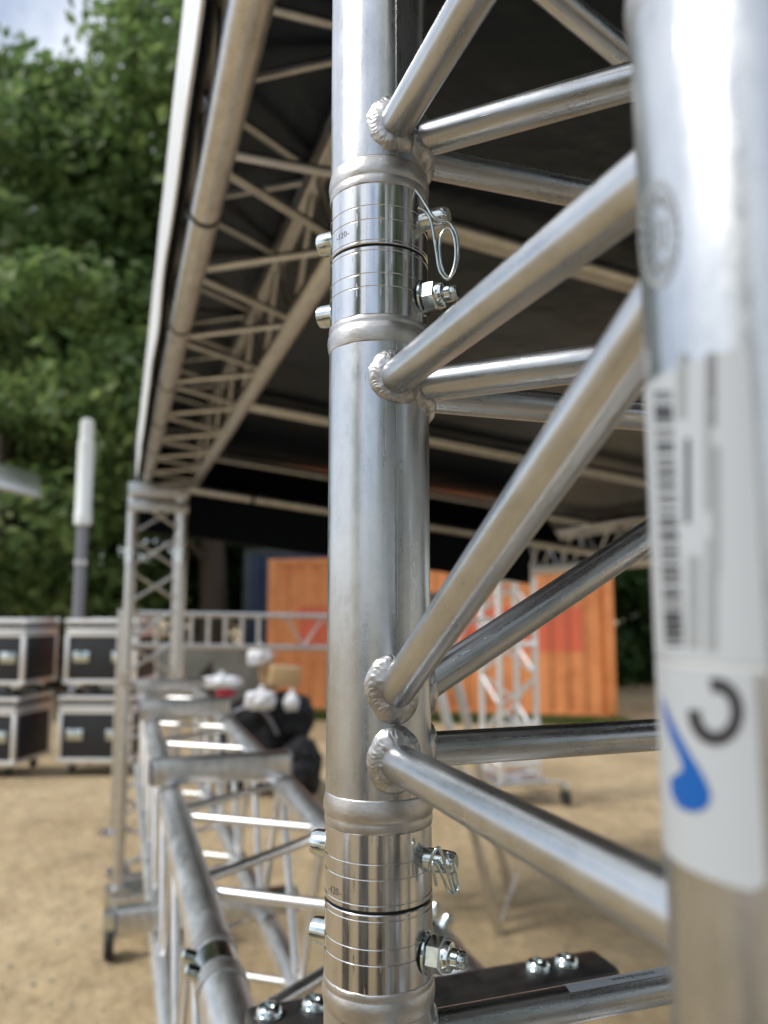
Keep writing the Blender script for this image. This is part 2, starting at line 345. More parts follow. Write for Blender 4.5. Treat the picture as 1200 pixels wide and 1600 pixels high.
# ------------------------------------------------------------------ wall, containers
wl = boxo('low_wall', Vector((-3.3, 15.6, gz(15)+0.55)), (4.6, 0.3, 1.15), M['wall'], None, bev=0.02)
tag(wl, 'low concrete wall between the far truss tower and the containers', 'wall')
def container(loc, rz, Lx, Ly, H, m_main, m_post, label, band=False):
    t = thing('shipping_container', loc, label, 'container'); base = Matrix.Translation(loc) @ Matrix.Rotation(rz, 4, 'Z'); W[t] = base; t.matrix_basis = base
    def part(name, c, size, mt, bev=0.006): return finish(name, box_bm(*size, bev), mt, t, base @ Matrix.Translation(c), 35)
    pw = 0.16
    for x in (pw/2, Lx-pw/2):
        for y in (pw/2, Ly-pw/2): part('corner_post', (x, y, H/2), (pw, pw, H), m_post)
    for z, hh in ((0.08, 0.15), (H-0.06, 0.11)):
        for y in (0.05, Ly-0.05): part('rail', (Lx/2, y, z), (Lx-2*pw, 0.09, hh), m_post)
        for x in (0.05, Lx-0.05): part('end_rail', (x, Ly/2, z), (0.09, Ly-2*pw, hh), m_post)
    def corr(name, z0, z1, off, mt, x0, x1, ya):
        bm = bmesh.new(); pts = []; x = pw; p = 0.28
        seq = []
        while x < Lx-pw-0.001:
            for dx, dy in ((0, 0), (0.075, 0), (0.14, 0.036), (0.215, 0.036)): seq.append((min(x+dx, Lx-pw), dy))
            x += p
        seq.append((Lx-pw, 0)); seq = [s for s in seq if x0 <= s[0] <= x1]
        sgn = 1 if ya == 0 else -1
        lo = [bm.verts.new((x, ya+sgn*(0.03+d+off), z0)) for x, d in seq]; hi = [bm.verts.new((x, ya+sgn*(0.03+d+off), z1)) for x, d in seq]
        for i in range(len(seq)-1): bm.faces.new((lo[i], lo[i+1], hi[i+1], hi[i]))
        return finish(name, bm, mt, t, base)
    corr('side_panel', 0.14, H-0.1, 0, m_main, 0, Lx, 0); corr('side_panel', 0.14, H-0.1, 0, m_main, 0, Lx, Ly)
    if band: corr('painted_band', H*0.415, H*0.685, -0.004, M['red'], 0.55, Lx-0.45, 0)
    part('roof_panel', (Lx/2, Ly/2, H-0.02), (Lx-0.2, Ly-0.2, 0.02), m_main); part('floor_panel', (Lx/2, Ly/2, 0.1), (Lx-0.2, Ly-0.2, 0.05), m_post)
    for k in range(2):
        d = part('door', (0.02, pw+(Ly-2*pw)*(0.25+0.5*k), H/2), (0.05, (Ly-2*pw)/2-0.02, H-0.32), m_main)
        for q in (-0.3, 0.3):
            p0 = base @ Vector((-0.03, pw+(Ly-2*pw)*(0.25+0.5*k)+q, 0.12)); tube('locking_bar', p0, p0+Vector((0, 0, H-0.24)), 0.02, M['alu_far'], d, 8)
    part('end_panel', (Lx-0.03, Ly/2, H/2), (0.04, Ly-2*pw, H-0.3), m_main)
    return t
container(Vector((-2.12, 14.1, -0.3)), R_(-12), 6.06, 2.44, 2.76, M['orange'], M['orange'], 'orange corrugated shipping container with overpainted red band', True)
container(Vector((-3.1, 17.0, -0.3)), R_(-12), 6.06, 2.44, 3.15, M['blue'], M['greyblue'], 'blue shipping container behind the orange one, grey corner post')
cb = None

# ------------------------------------------------------------------ light column and flat lamp
p = at(137, 655, 11.5); base = Vector((p.x, p.y, gz(p.y))); zt, zm = p.z, at(132, 822, 11.5).z
t = thing('light_column', base, 'slim light column with long white lantern above a grey pole', 'lamp')
lathe('pole', [(0.14, 0), (0.14, 0.03), (0.085, 0.05), (0.08, zm-base.z)], base, Z, M['pole'], t)
lathe('lantern', [(0.08, 0), (0.125, 0.02), (0.125, 0.2), (0.118, 0.21), (0.118, zt-zm-0.35), (0.10, zt-zm-0.33), (0.10, zt-zm-0.04), (0.06, zt-zm)], Vector((base.x, base.y, zm)), Z, M['lantern'], t)
lathe('clamp', [(0.08, -0.03), (0.10, -0.03), (0.10, 0.03), (0.08, 0.03)], Vector((base.x, base.y, zm-0.55)), Z, M['alu_far'], t)
p = at(32, 752, 9.5); base = Vector((p.x-0.35, p.y+0.1, gz(p.y)))
t = thing('flat_panel_lamp', base, 'grey flat panel lamp on a thin post at the left edge', 'lamp')
tube('post', base, Vector((base.x, base.y, p.z+0.05)), 0.045, M['pole'], t, 12)
rot = (Matrix.Rotation(R_(28), 3, 'Z') @ Matrix.Rotation(R_(42), 3, 'X') @ Matrix.Rotation(R_(14), 3, 'Y'))
boxo('panel', p+Vector((-0.1, 0, 0)), (0.62, 0.46, 0.04), M['panel'], t, rot, 0.01)
boxo('panel_frame', p+Vector((-0.1, 0, 0.03)), (0.66, 0.50, 0.025), M['alu_far'], t, rot, 0.008)

# ------------------------------------------------------------------ flight cases
def case_proto(wd, dp, h):
    t = link('flight_case', None, None, Matrix()); e = 0.036; c0 = 0.12; bh = h-c0; lid = bh*0.80
    def bx(name, c, s, m_, bev=0.004, par=t): return finish(name, box_bm(*s, bev), m_, par, Matrix.Translation(c), 35)
    bx('body', (0, 0, c0+lid/2), (wd-0.02, dp-0.02, lid-0.01), M['case']); bx('lid', (0, 0, c0+lid+(bh-lid)/2), (wd-0.02, dp-0.02, bh-lid-0.01), M['case'])
    for z in (c0+e/2, c0+lid-e*0.62, c0+lid+e*0.62, c0+bh-e/2):
        hh = e*1.15 if z < c0+lid*0.9 or z > c0+bh*0.95 else e
        for s in (-1, 1): bx('edge_extrusion', (0, s*(dp/2-e/2), z), (wd, e, hh), M['case_alu']); bx('edge_extrusion', (s*(wd/2-e/2), 0, z), (e, dp-2*e, hh), M['case_alu'])
    for sx in (-1, 1):
        for sy in (-1, 1):
            bx('edge_extrusion', (sx*(wd/2-e/2), sy*(dp/2-e/2), c0+lid/2), (e+0.003, e+0.003, lid-2*e), M['case_alu'])
            for z in (c0+0.02, c0+bh-0.02): lathe('ball_corner', [(0.005, -0.032), (0.026, -0.022), (0.034, 0), (0.026, 0.022), (0.005, 0.032)], Vector((sx*(wd/2-0.015), sy*(dp/2-0.015), z)), Z, M['case_alu'], t, 12)
            w_ = lathe('castor', [(0.02, -0.018), (0.05, -0.018), (0.05, 0.018), (0.02, 0.018)], Vector((sx*(wd/2-0.12), sy*(dp/2-0.1), 0.05)), Vector((1, 0, 0)), M['rubber'], t, 16)
            bx('fork', (sx*(wd/2-0.12), sy*(dp/2-0.1), 0.095), (0.07, 0.07, 0.05), M['zinc'], par=w_)
    for sx in (-1, 1):
        q = bx('latch_dish', (sx*wd*0.27, -dp/2+0.003, c0+lid*0.52), (wd*0.22, 0.012, 0.11), M['zinc'])
        bx('latch', (sx*wd*0.27, -dp/2-0.006, c0+lid*0.52), (wd*0.12, 0.012, 0.05), M['zinc'], par=q)
    return t
FC = case_proto(0.74, 0.62, 0.76)
def put_case(first, x, y, z, rz, label):
    mw = Matrix.Translation((x, y, z)) @ Matrix.Rotation(rz, 4, 'Z')
    if first:
        for o in [k for k in W if k.parent == FC or (k.parent and k.parent.parent == FC)]: W[o] = mw @ W[o]
        W[FC] = mw; FC.matrix_basis = mw; o = FC
    else: o = copy_tree(FC, mw)
    tag(o, label, 'flight case', 'stacked flight cases')
pr = at(147, 1200, 7.9); pl = at(-30, 1203, 7.75)
gr_ = gz(7.9)+0.02
put_case(True, pr.x, pr.y+0.3, gr_, R_(-2), 'black flight case at the bottom of the stack beside the far tower')
put_case(False, pr.x+0.03, pr.y+0.31, gr_+0.765, R_(-3), 'black flight case on top of the stack beside the far tower')
put_case(False, pl.x, pl.y+0.35, gr_, R_(-9), 'bottom black flight case of the stack at the left edge')
put_case(False, pl.x+0.03, pl.y+0.35, gr_+0.765, R_(-7), 'top black flight case of the stack at the left edge')

for k, (x, y, n_, a) in enumerate(((-1.25, -1.7, 2, 8), (0.15, -2.3, 2, -6), (1.5, -1.5, 2, 20), (-2.7, -0.6, 1, 60))):  # unseen cases added behind the camera: dark stripes in the sleeves, less ground bounce
    for q in range(n_): put_case(False, x+0.02*q, y, 0.02+q*0.765, R_(180+a), 'unseen flight case added behind the photographer to shape the reflections')
# ------------------------------------------------------------------ lattice trusses
def lattice(t, corners, d, length, pitch, mt, r=0.025, br=0.008, faces=(0, 1, 2, 3), segs=14, ends=True, shift=(0, .5, 0, .5)):
    """four chords from `corners` along d; zig-zag braces on each face"""
    for c in corners: tube('chord', c, c+d*length, r, mt, t, segs)
    for fi in faces:
        a, b = corners[fi], corners[(fi+1) % 4]; n = max(2, int(round(length/pitch))*2); step = (length-0.12)/n
        for i in range(n):
            s0 = 0.06+i*step; p0 = (a if (i+int(shift[fi]*2)) % 2 == 0 else b)+d*(s0+0.012); p1 = (b if (i+int(shift[fi]*2)) % 2 == 0 else a)+d*(s0+step-0.012)
            tube('brace', p0, p1, br, mt, t, 8)
        if ends:
            for s0 in (0.035, length-0.035): tube('brace', a+d*s0, b+d*s0, br, mt, t, 8)
def ring(name, p, d, r0, r1, w_, mt, parent, segs=20): return lathe(name, [(r0, -w_/2), (r1, -w_/2), (r1, w_/2), (r0, w_/2)], p, d, mt, parent, segs)

# roof truss over the left side
LA, LC = 0.1257, 0.1257+S*(V.x+0.341*V.y)
def uline(lat, Y, dz): return LY(lat, Y, dz)
YS, YE, RZ = 0.98, 4.05, 0.635; RA, RCL = 0.1124, 0.3650
c = [uline(RA, YS, RZ), uline(RCL, YS+0.077, RZ), uline(RCL, YS+0.077, RZ+S), uline(RA, YS, RZ+S)]
t = thing('roof_truss', c[0], 'long aluminium roof truss along the white edged tarpaulin, upper left', 'truss')
lattice(t, c, U, (YE-YS)/U.y, 0.43, M['alu_far'], segs=20)
for dz in (RZ, RZ+S): tube('chord', uline(RA, 0.30, dz), uline(RA, YS, dz), 0.025, M['alu_far'], t, 20)
for y0, y1, z0, z1 in ((0.55, 0.76, RZ+S, RZ), (0.76, 0.96, RZ, RZ+S)): tube('brace', uline(RA, y0, z0), uline(RA, y1, z1), 0.008, M['alu_far'], t, 8)
for Yk in (1.18, 1.68, 2.14, 2.6, 3.05, 3.5): ring('strap', uline(RA, Yk, RZ), U, 0.0252, 0.0268, 0.008, M['rubber'], t)
# right hand roof truss, far side
c = [uline(3.16, 2.6, 0.28), uline(3.41, 2.68, 0.28), uline(3.41, 2.68, 0.535), uline(3.16, 2.6, 0.535)]
t = thing('roof_truss', c[0], 'aluminium roof truss on the far right above the orange container', 'truss')
lattice(t, c, U, 4.5, 0.43, M['alu_far'])
# purlins
def vline(s, Y0, dz0=0.85, slope=0.112): return LY(LC, Y0, dz0) + V*s - Z*(slope*s)
for Y0, lab in ((1.5, 'roof purlin tube nearest the camera, passing behind the upper braces'), (3.1, 'second roof purlin tube under the tarpaulin'), (4.3, 'third roof purlin tube under the tarpaulin, above the rear beam')):
    t = thing('roof_purlin', vline(-0.27, Y0), lab, 'purlin', 'purlins under the roof sheet')
    sA = 0.05 if Y0 < 2 else -0.01; tube('tube', vline(sA, Y0), vline(2.85, Y0), 0.027, M['alu_far'], t, 16)
    for s in (sA+0.03, 2.66): ring('clamp', vline(s, Y0), V-Z*0.112, 0.0275, 0.036, 0.05, M['alu_far'], t)
t = thing('rear_beam', vline(-0.1, 4.03, 0.61), 'rear roof beam tube holding the hanging black valance', 'beam')
tube('tube', vline(-0.1, 4.03, 0.61), vline(2.7, 4.03, 0.61), 0.026, M['alu_far'], t, 16)
for s in (0.3, 1.0, 1.7): ring('strap', vline(s, 4.03, 0.61), V-Z*0.112, 0.0265, 0.030, 0.02, M['rubber'], t)

# tarpaulin roof: white outside, black inside, with a skirt on the left and valances behind and on the right
def sheet(name, fn, nu, nv, m_in, m_out, parent, thick):
    bm = bmesh.new()
    def grid(off):
        return [[bm.verts.new(fn(i/nu, j/nv)+off) for i in range(nu+1)] for j in range(nv+1)]
    g1, g2 = grid(Vector()), grid(thick)
    for j in range(nv):
        for i in range(nu):
            f1 = bm.faces.new((g1[j][i], g1[j][i+1], g1[j+1][i+1], g1[j+1][i])); f2 = bm.faces.new((g2[j][i], g2[j+1][i], g2[j+1][i+1], g2[j][i+1])); f2.material_index = 1
    for j in range(nv):
        for i in (0, nu): bm.faces.new((g1[j][i], g1[j+1][i], g2[j+1][i], g2[j][i])).material_index = 1
    for i in range(nu):
        for j in (0, nv): bm.faces.new((g1[j][i], g1[j][i+1], g2[j][i+1], g2[j][i])).material_index = 1
    return finish(name, bm, [m_in, m_out], parent, smooth=60)
t = thing('roof_tarpaulin', LY(0.09, 0, 0.89), 'black lined roof tarpaulin with white outer skirt hanging along the left edge', 'tarpaulin')
LR = 3.62
def roof_fn(a, b):
    lat = 0.0605+(LR-0.0605)*a; yend = 4.38+0.305*lat if lat < 2.5 else 5.14+(lat-2.5)*1.9
    Y = -0.45+(yend+0.45)*b; dz = 0.914-0.10*lat
    return LY(lat, Y, dz + 0.010*noise.noise(Vector((lat*1.4, Y*1.4, 0))) - 0.022*abs(math.sin(math.pi*(Y-0.322*lat/1.057-1.4)/1.45)) + 0.022)
sheet('roof_sheet', roof_fn, 44, 50, M['tarp_in'], M['tarp_out'], t, Vector((0, 0, 0.004)))
def skirt_fn(a, b):
    Y = -0.45+4.83*a; n = noise.noise(Vector((Y*3.2, b*1.2, 5))); low = 0.640+0.010*noise.noise(Vector((Y*2.4, 0, 9)))
    return LY(0.0625-0.003*n*(1-b)-0.0015*n, Y, low+(0.905-low)*b)
sheet('skirt', skirt_fn, 160, 8, M['tarp_in'], M['tarp_out'], t, Vector((-0.004, 0, 0)))
def rear_fn(a, b):
    s = -0.32+2.35*a; top = vline(s, 4.10, 0.63); drop = 0.27+0.012*noise.noise(Vector((s*3, 1, 1)))
    return top - Z*drop*(1-b) + U*(0.012*noise.noise(Vector((s*5, b, 2))))
sheet('valance', rear_fn, 60, 6, M['molton'], M['tarp_out'], t, U*0.004)
def rearup_fn(a, b):
    s = -0.32+2.6*a; return vline(s, 4.103+0.25*b, 0.63)+Z*(0.255*b)
sheet('gable_cloth', rearup_fn, 40, 4, M['molton'], M['tarp_out'], t, U*0.004)
def right_fn(a, b):
    Y = -0.3+7.55*a; return LY(LR-0.005+0.012*noise.noise(Vector((Y*3, b, 7))), Y, 0.265+(0.542-0.265)*b)
sheet('valance', right_fn, 80, 5, M['molton'], M['tarp_out'], t, Vector((0.004, 0, 0)))

# far left tower
FT0 = LY(0.046, 3.77, 0); FT = [FT0, FT0+U*S, FT0+U*S+V*S, FT0+V*S]
FT = [Vector((p.x, p.y, 0)) for p in FT]
t = thing('truss_tower', FT[0], 'far aluminium truss tower at the left end of the base truss', 'truss tower', 'truss towers')
zb = 0.30
lattice(t, [p+Z*zb for p in FT], Z, HCAM+0.60-zb, 0.36, M['alu_far'], segs=16)
for p in FT:
    boxo('foot_plate', p+Z*(zb-0.006), (0.11, 0.11, 0.012), M['alu_far'], t, GR)
    for dz in (0.25, -0.35): ring('coupler', p+Z*(HCAM+dz), Z, 0.0252, 0.028, 0.07, M['alu_mach'], t)
mid = sum(FT, Vector())/4
for k, zz in enumerate((HCAM+0.57, HCAM+0.49)): 
    boxo('corner_plate', mid-U*(S/2+0.033)+Z*zz, (0.29, 0.012, 0.055 if k else 0.07), M['alu_far'], t, GR, 0.003)
boxo('base_frame', mid+Z*0.245, (0.31, 0.31, 0.06), M['alu_far'], t, GR, 0.01)
for sx in (-1, 1):
    for sy in (-1, 1):
        q = mid+V*sx*0.15+U*sy*0.15; wz = lathe('castor', [(0.02, -0.02), (0.062, -0.022), (0.07, -0.012), (0.07, 0.012), (0.062, 0.022), (0.02, 0.02)], Vector((q.x, q.y, 0.07)), V, M['rubber'], t, 20)
        boxo('fork', Vector((q.x, q.y, 0.165)), (0.06, 0.06, 0.09), M['zinc'], wz, GR, 0.008)

# base truss running from the near tower to the far tower
YS, YE = -0.25, 3.62; zt = -0.3856; zl = -0.725; BA, BC = 0.1195, 0.3720
c = [LY(BA, YS, zl), LY(BC, YS+0.077, zl), LY(BC, YS+0.077, zt), LY(BA, YS, zt)]
t = thing('base_truss', c[0]-Z*0.3, 'horizontal aluminium base truss running from the near tower to the far one', 'truss')
lattice(t, c, U, (YE-YS)/U.y, 0.40, M['alu_base'], segs=28)
for lat, dY in ((BA, 0), (BC, 0.077)):
    for dz in (zt, zl):
        for yy, ww in ((0.83, 0.022), (0.865, 0.04), (0.905, 0.022)):
            cp = ring('coupler', LY(lat, yy+dY, dz), U, 0.0252, 0.0268 if ww < .03 else 0.0260, ww, M['weld_dull'] if ww < .03 else M['alu_mach'], t, 36)
        for yy in (0.850, 0.885):
            q = LY(lat, yy+dY, dz); dd = (-V+Z*0.45).normalized() if dY == 0 else (V+Z*1.6).normalized()
            lathe('bolt', [(0.0075, -0.02), (0.0075, 0.03), (0.0065, 0.034), (0.003, 0.0355)], q+dd*0.004, dd, M['zinc'], t, 14)
# cross profiles lying over the base truss
for yy, h_, dz, ov, lab in ((1.66, 0.05, zt+0.025, 0.05, 'grey box profile across the base truss, nearer one'), (2.56, 0.06, zt+0.025, 0.04, 'grey box profile across the base truss, beside the far tower'), (1.82, 0.05, zl+0.025, 0.06, 'grey box profile across the lower chords of the base truss'), (3.35, 0.05, zt+0.025, 0.03, 'grey box profile at the far end of the base truss under the far tower')):
    p0 = LY((BA+BC)/2-0.018, yy, dz+h_/2+0.001); ov = 0.006 if ov < 0.055 else ov
    t = thing('cross_profile', p0-Z*h_/2, lab, 'profile', 'box profiles across the base truss')
    boxo('profile', p0, (S+2*ov+0.03, 0.05, h_), M['alu_far'], t, GR, 0.004)
    for sx in (-1, 1): boxo('end_cap', p0+V*sx*((S+2*ov+0.03)/2+0.003), (0.006, 0.046, h_-0.006), M['pole'], t, GR, 0.001)
# legs of the base truss
for yy, lab in ((0.25, 'support stand under the near end of the base truss'),):
    q = LY((BA+BC)/2+.0, yy, 0); q.z = 0; zz = HCAM+zl-0.026
    t = thing('support_stand', q, lab, 'stand', 'stands under the base truss')
    boxo('head_plate', q+Z*(zz-0.008), (0.34, 0.10, 0.016), M['alu_far'], t, GR, 0.003)
    tube('post', q+Z*0.12, q+Z*(zz-0.016), 0.024, M['alu_far'], t, 16); tube('sleeve', q+Z*0.12, q+Z*0.5, 0.03, M['alu_far'], t, 16)
    boxo('foot', q+Z*0.115, (0.30, 0.30, 0.05), M['alu_far'], t, GR, 0.006)
    for sx in (-1, 1):
        for sy in (-1, 1):
            e = q+V*sx*0.11+U*sy*0.11
            lathe('castor', [(0.015, -0.016), (0.045, -0.016), (0.045, 0.016), (0.015, 0.016)], Vector((e.x, e.y, 0.046)), V, M['rubber'], t, 16)
# right rear tower (larger lattice) with castor base
RT0 = LY(3.20, 6.55, 0); RT0.z = 0; s4 = 0.34
RT = [RT0, RT0+U*s4, RT0+U*s4+V*s4, RT0+V*s4]; zg = gz(6.6)
t = thing('truss_tower', RT0, 'aluminium truss tower in front of the orange container', 'truss tower', 'truss towers')
lattice(t, [p+Z*(zg+0.2) for p in RT], Z, HCAM+0.25-zg-0.2, 0.5, M['case_alu'], r=0.026, br=0.013, segs=14)
mid = sum(RT, Vector())/4
for zz in (0.3, 0.62, 1.28, 1.42): 
    boxo('cross_bar', mid-U*(s4/2+0.03)+Z*zz, (s4+0.02, 0.02, 0.05), M['case_alu'], t, GR, 0.004)
boxo('base_frame', mid+Z*(zg+0.17), (0.46, 0.46, 0.04), M['alu_far'], t, GR, 0.008)
for sx in (-1, 1):
    for sy in (-1, 1):
        q = mid+V*sx*0.33+U*sy*0.33
        boxo('outrigger', mid+V*sx*0.26+U*sy*0.26+Z*(zg+0.17), (0.18, 0.03, 0.03), M['alu_far'], t, GR @ Matrix.Rotation(math.atan2(sy, sx), 3, 'Z'), 0.006)
        lathe('castor', [(0.02, -0.02), (0.06, -0.02), (0.06, 0.02), (0.02, 0.02)], Vector((q.x, q.y, zg+0.062)), V, M['rubber'], t, 16)
        boxo('fork', Vector((q.x, q.y, zg+0.14)), (0.06, 0.06, 0.05), M['zinc'], t, GR, 0.006)
# ladder truss used as a rail behind the left tower
PA, PB = at(190, 958, 5.7), at(772, 968, 6.62); drop = 0.232
t = thing('rail_truss', Vector((PA.x, PA.y, gz(5.7))), 'flat ladder truss used as a railing between the towers', 'railing')
tube('rail', PA, PB, 0.02, M['alu_far'], t, 12); tube('rail', PA-Z*drop, PB-Z*(drop+0.03), 0.02, M['alu_far'], t, 12)
dd = PB-PA
for i in range(8): s = 0.04+i*0.042; tube('upright', PA+dd*s-Z*drop, PA+dd*s, 0.015, M['alu_far'], t, 8)
for i in range(11):
    s = 0.40+i*0.053; tube('brace', PA+dd*s-Z*(drop if i % 2 else 0), PA+dd*(s+0.053)-Z*(0 if i % 2 else drop), 0.009, M['alu_far'], t, 8)
pf = Vector((PA.x, PA.y, gz(5.7))); tube('post', pf, PA+Z*0.03, 0.024, M['alu_far'], t, 14); boxo('foot_plate', pf+Z*0.006, (0.16, 0.16, 0.012), M['alu_far'], t)

# stepladder behind the near tower
f1, f2 = at(780, 1425, 3.98), at(803, 1387, 4.34); f1.z = f2.z = 0.0
top = at(650, 930, 4.1); dt = f2-f1
t = thing('stepladder', (f1+f2)/2, 'slim aluminium stepladder standing on the sand behind the lower braces', 'ladder')
k1, k2 = top, top+dt*0.9
def bar(name, p0, p1, sx, sy, mt): return finish(name, box_bm(sx, sy, (p1-p0).length, 0.002), mt, t, dirmat((p0+p1)/2, p1-p0, dt), 35)
bar('rail', f1, k1, 0.022, 0.045, M['alu_far']); bar('rail', f2, k2, 0.022, 0.045, M['alu_far'])
for i in range(1): bar('rung', f1.lerp(k1, 0.03), f2.lerp(k2, 0.03), 0.022, 0.03, M['alu_far'])
g1, g2 = top+Vector((-0.38, 0.0, -top.z)), top+Vector((-0.38, 0.0, -top.z))+dt*0.9
bar('rail', g1, k1, 0.025, 0.055, M['alu_far']); bar('rail', g2, k2, 0.025, 0.055, M['alu_far'])
for i in range(1, 7): bar('step', g1.lerp(k1, i/7), g2.lerp(k2, i/7), 0.02, 0.08, M['alu_far'])
boxo('top_cap', (k1+k2)/2, (0.14, (dt*0.9).length+0.05, 0.03), M['pole'], t, dt.to_track_quat('Y', 'Z').to_matrix(), 0.006)

# ------------------------------------------------------------------ heap of bags and boxes
def blob(name, c, r, mt, label, cat, seed, amp=0.25, fr=2.2, group=None, flat=True):
    bm = bmesh.new(); bmesh.ops.create_icosphere(bm, subdivisions=4, radius=1)
    for v in bm.verts:
        d = v.co.normalized(); k = 1+amp*noise.noise(d*fr+Vector((seed*3.1, seed, 0)))+amp*0.4*noise.noise(d*fr*3+Vector((seed, 0, 1)))
        sq = (abs(d.x)**4+abs(d.y)**4+abs(d.z)**4)**-0.25
        v.co = Vector((d.x*r[0], d.y*r[1], max(-0.82, d.z)*r[2]))*k*(0.75+0.25*sq)
    o = finish(name, bm, mt, None, Matrix.Translation(c), 180); tag(o, label, cat, group); return o
yb = 6.9
def hp(x, y, Y=yb): return at(x, y, Y)
bg1 = thing('duffel_bag', hp(395, 1205), 'large black duffel bag in the heap beside the base truss', 'bag')
def child_blob(parent, name, c, r, mt, seed, amp=.2):
    o = blob(name, c, r, mt, None, None, seed, amp); W[o] = Matrix.Translation(c); o.parent = parent; o.matrix_basis = W[parent].inverted() @ W[o]; return o
p = hp(402, 1150, 7.1); child_blob(bg1, 'body', Vector((p.x, p.y, 0.42)), (0.42, 0.3, 0.34), M['bag'], 1)
wire('strap', [Vector((p.x-0.25, p.y-0.25, 0.6)), Vector((p.x-0.1, p.y-0.33, 0.72)), Vector((p.x+0.1, p.y-0.33, 0.7)), Vector((p.x+0.22, p.y-0.27, 0.5))], 0.015, M['pole'], bg1)
bg2 = thing('backpack', hp(475, 1215), 'black backpack lying at the right end of the heap of bags', 'bag')
p = hp(470, 1175, 6.75); child_blob(bg2, 'body', Vector((p.x, p.y, 0.24)), (0.18, 0.2, 0.25), M['bag'], 2); child_blob(bg2, 'pocket', Vector((p.x+0.03, p.y-0.16, 0.2)), (0.11, 0.08, 0.14), M['bag'], 5)
boxo('badge', Vector((p.x-0.05, p.y-0.19, 0.26)), (0.05, 0.02, 0.07), M['panel'], bg2, None, 0.004)
bg3 = thing('holdall', hp(440, 1200), 'black holdall on top of the duffel bag, under the cardboard box', 'bag')
p = hp(440, 1120, 7.1); child_blob(bg3, 'body', Vector((p.x, p.y, p.z-0.03)), (0.30, 0.26, 0.24), M['bag'], 3)
wire('handle', [p+Vector((-0.1, -0.2, 0.1)), p+Vector((-0.05, -0.24, 0.2)), p+Vector((0.06, -0.24, 0.2)), p+Vector((0.1, -0.2, 0.1))], 0.012, M['bag'], bg3)
def sack(c, r, label, seed):
    t = thing('plastic_sack', c-Z*r[2], label, 'sack', 'white plastic sacks in the heap'); child_blob(t, 'body', c, r, M['plastic'], seed, 0.2)
    lathe('knot', [(0.012, -0.03), (0.018, 0), (0.010, 0.012), (0.026, 0.03), (0.012, 0.042)], c+Z*r[2]*0.95, Z+V*0.3, M['plastic'], t, 12); return t
sack(hp(407, 1094, 6.8), (0.13, 0.12, 0.09), 'round white plastic sack in the middle of the heap', 4)
sack(hp(345, 1066, 6.95), (0.19, 0.12, 0.06), 'flat white plastic sack at the left end of the heap', 6)
sack(hp(405, 1026, 7.2), (0.11, 0.1, 0.09), 'white plastic sack at the very top of the heap', 7)
sack(hp(455, 1098, 6.9), (0.07, 0.07, 0.08), 'greyish plastic sack below the cardboard box', 8)
cl = blob('red_cloth', hp(352, 1083, 6.9), (0.08, 0.06, 0.035), M['pinkred'], 'crumpled red cloth under the flat white sack', 'cloth', 9, 0.35, 3)
p = hp(444, 1056, 7.05); cbx = thing('cardboard_box', p-Z*0.1, 'tan cardboard box on top of the heap of bags', 'box')
rz_ = Matrix.Rotation(R_(14), 3, 'Z') @ Matrix.Rotation(R_(6), 3, 'Y')
boxo('box', p, (0.26, 0.22, 0.17), M['card'], cbx, rz_, 0.004)
boxo('flap', p+Vector((-0.16, 0, 0.06)), (0.10, 0.21, 0.006), M['card'], cbx, rz_ @ Matrix.Rotation(R_(35), 3, 'Y')); boxo('tape', p+Vector((0, -0.0, 0.087)), (0.262, 0.05, 0.002), M['panel'], cbx, rz_)
p = hp(418, 1045, 7.25); cbx = thing('cardboard_box', p-Z*0.12, 'brown cardboard box standing upright at the back of the heap', 'box')
boxo('box', p-Z*0.05, (0.13, 0.16, 0.30), M['card'], cbx, Matrix.Rotation(R_(-10), 3, 'Y'), 0.004); boxo('flap', p+Vector((0.06, -0.05, 0.12)), (0.10, 0.16, 0.006), M['plastic'], cbx, Matrix.Rotation(R_(-30), 3, 'Y'))
crate = boxo('equipment_crate', Vector((hp(400, 1180, 7.25).x, 7.32, 0.24)), (0.7, 0.4, 0.5), M['case'], None, None, 0.02); tag(crate, 'low black equipment crate under the heap of bags', 'crate')

# ------------------------------------------------------------------ near tower
RC, RB = 0.025, 0.0083
J1, J2 = 0.1728, -0.1324                       # heights of the two pinned joints over the eye
NODES = [0.235, 0.107, -0.069, -0.196]
def hz(p, dz): return Vector((p.x, p.y, HCAM+dz))
TW = thing('truss_tower', Vector(((A0.x+D0.x)/2, (A0.y+D0.y)/2, HCAM+zt)), 'near aluminium truss tower filling the foreground, pinned joints and welded braces', 'truss tower', 'truss towers')
PTS = {'A': A0, 'B': B0, 'C': C0, 'D': D0}
braces = []                                    # (chord a, dz a, chord b, dz b)
for a, b in (('A', 'B'), ('A', 'C'), ('C', 'D'), ('B', 'D')):
    for z in NODES + [-0.325, 0.80]: braces.append((a, z, b, z))
    up = 0.092 if (a, b) == ('A', 'B') else 0.085
    braces.append((a, -0.052, b, up)); braces.append((a, -0.215, b, -0.305))
    for k, (za, zb_) in enumerate(((0.412, 0.285), (0.43, 0.565), (0.71, 0.58))): braces.append((a, za, b, zb_))
for z in (0.235, 0.107): braces.append(('A', z, 'D', z))
heat_nodes = {k: [] for k in PTS}
for a, za, b, zb_ in braces:
    pa, pb = hz(PTS[a], za), hz(PTS[b], zb_); d = (pb-pa).normalized(); dh = Vector((d.x, d.y, 0)).normalized()
    k = RC/math.hypot(d.x, d.y)
    heat_nodes[a].append(pa+d*k); heat_nodes[b].append(pb-d*k)
FACE = math.atan2(-A0.y, -A0.x)                 # direction from chord A to the camera
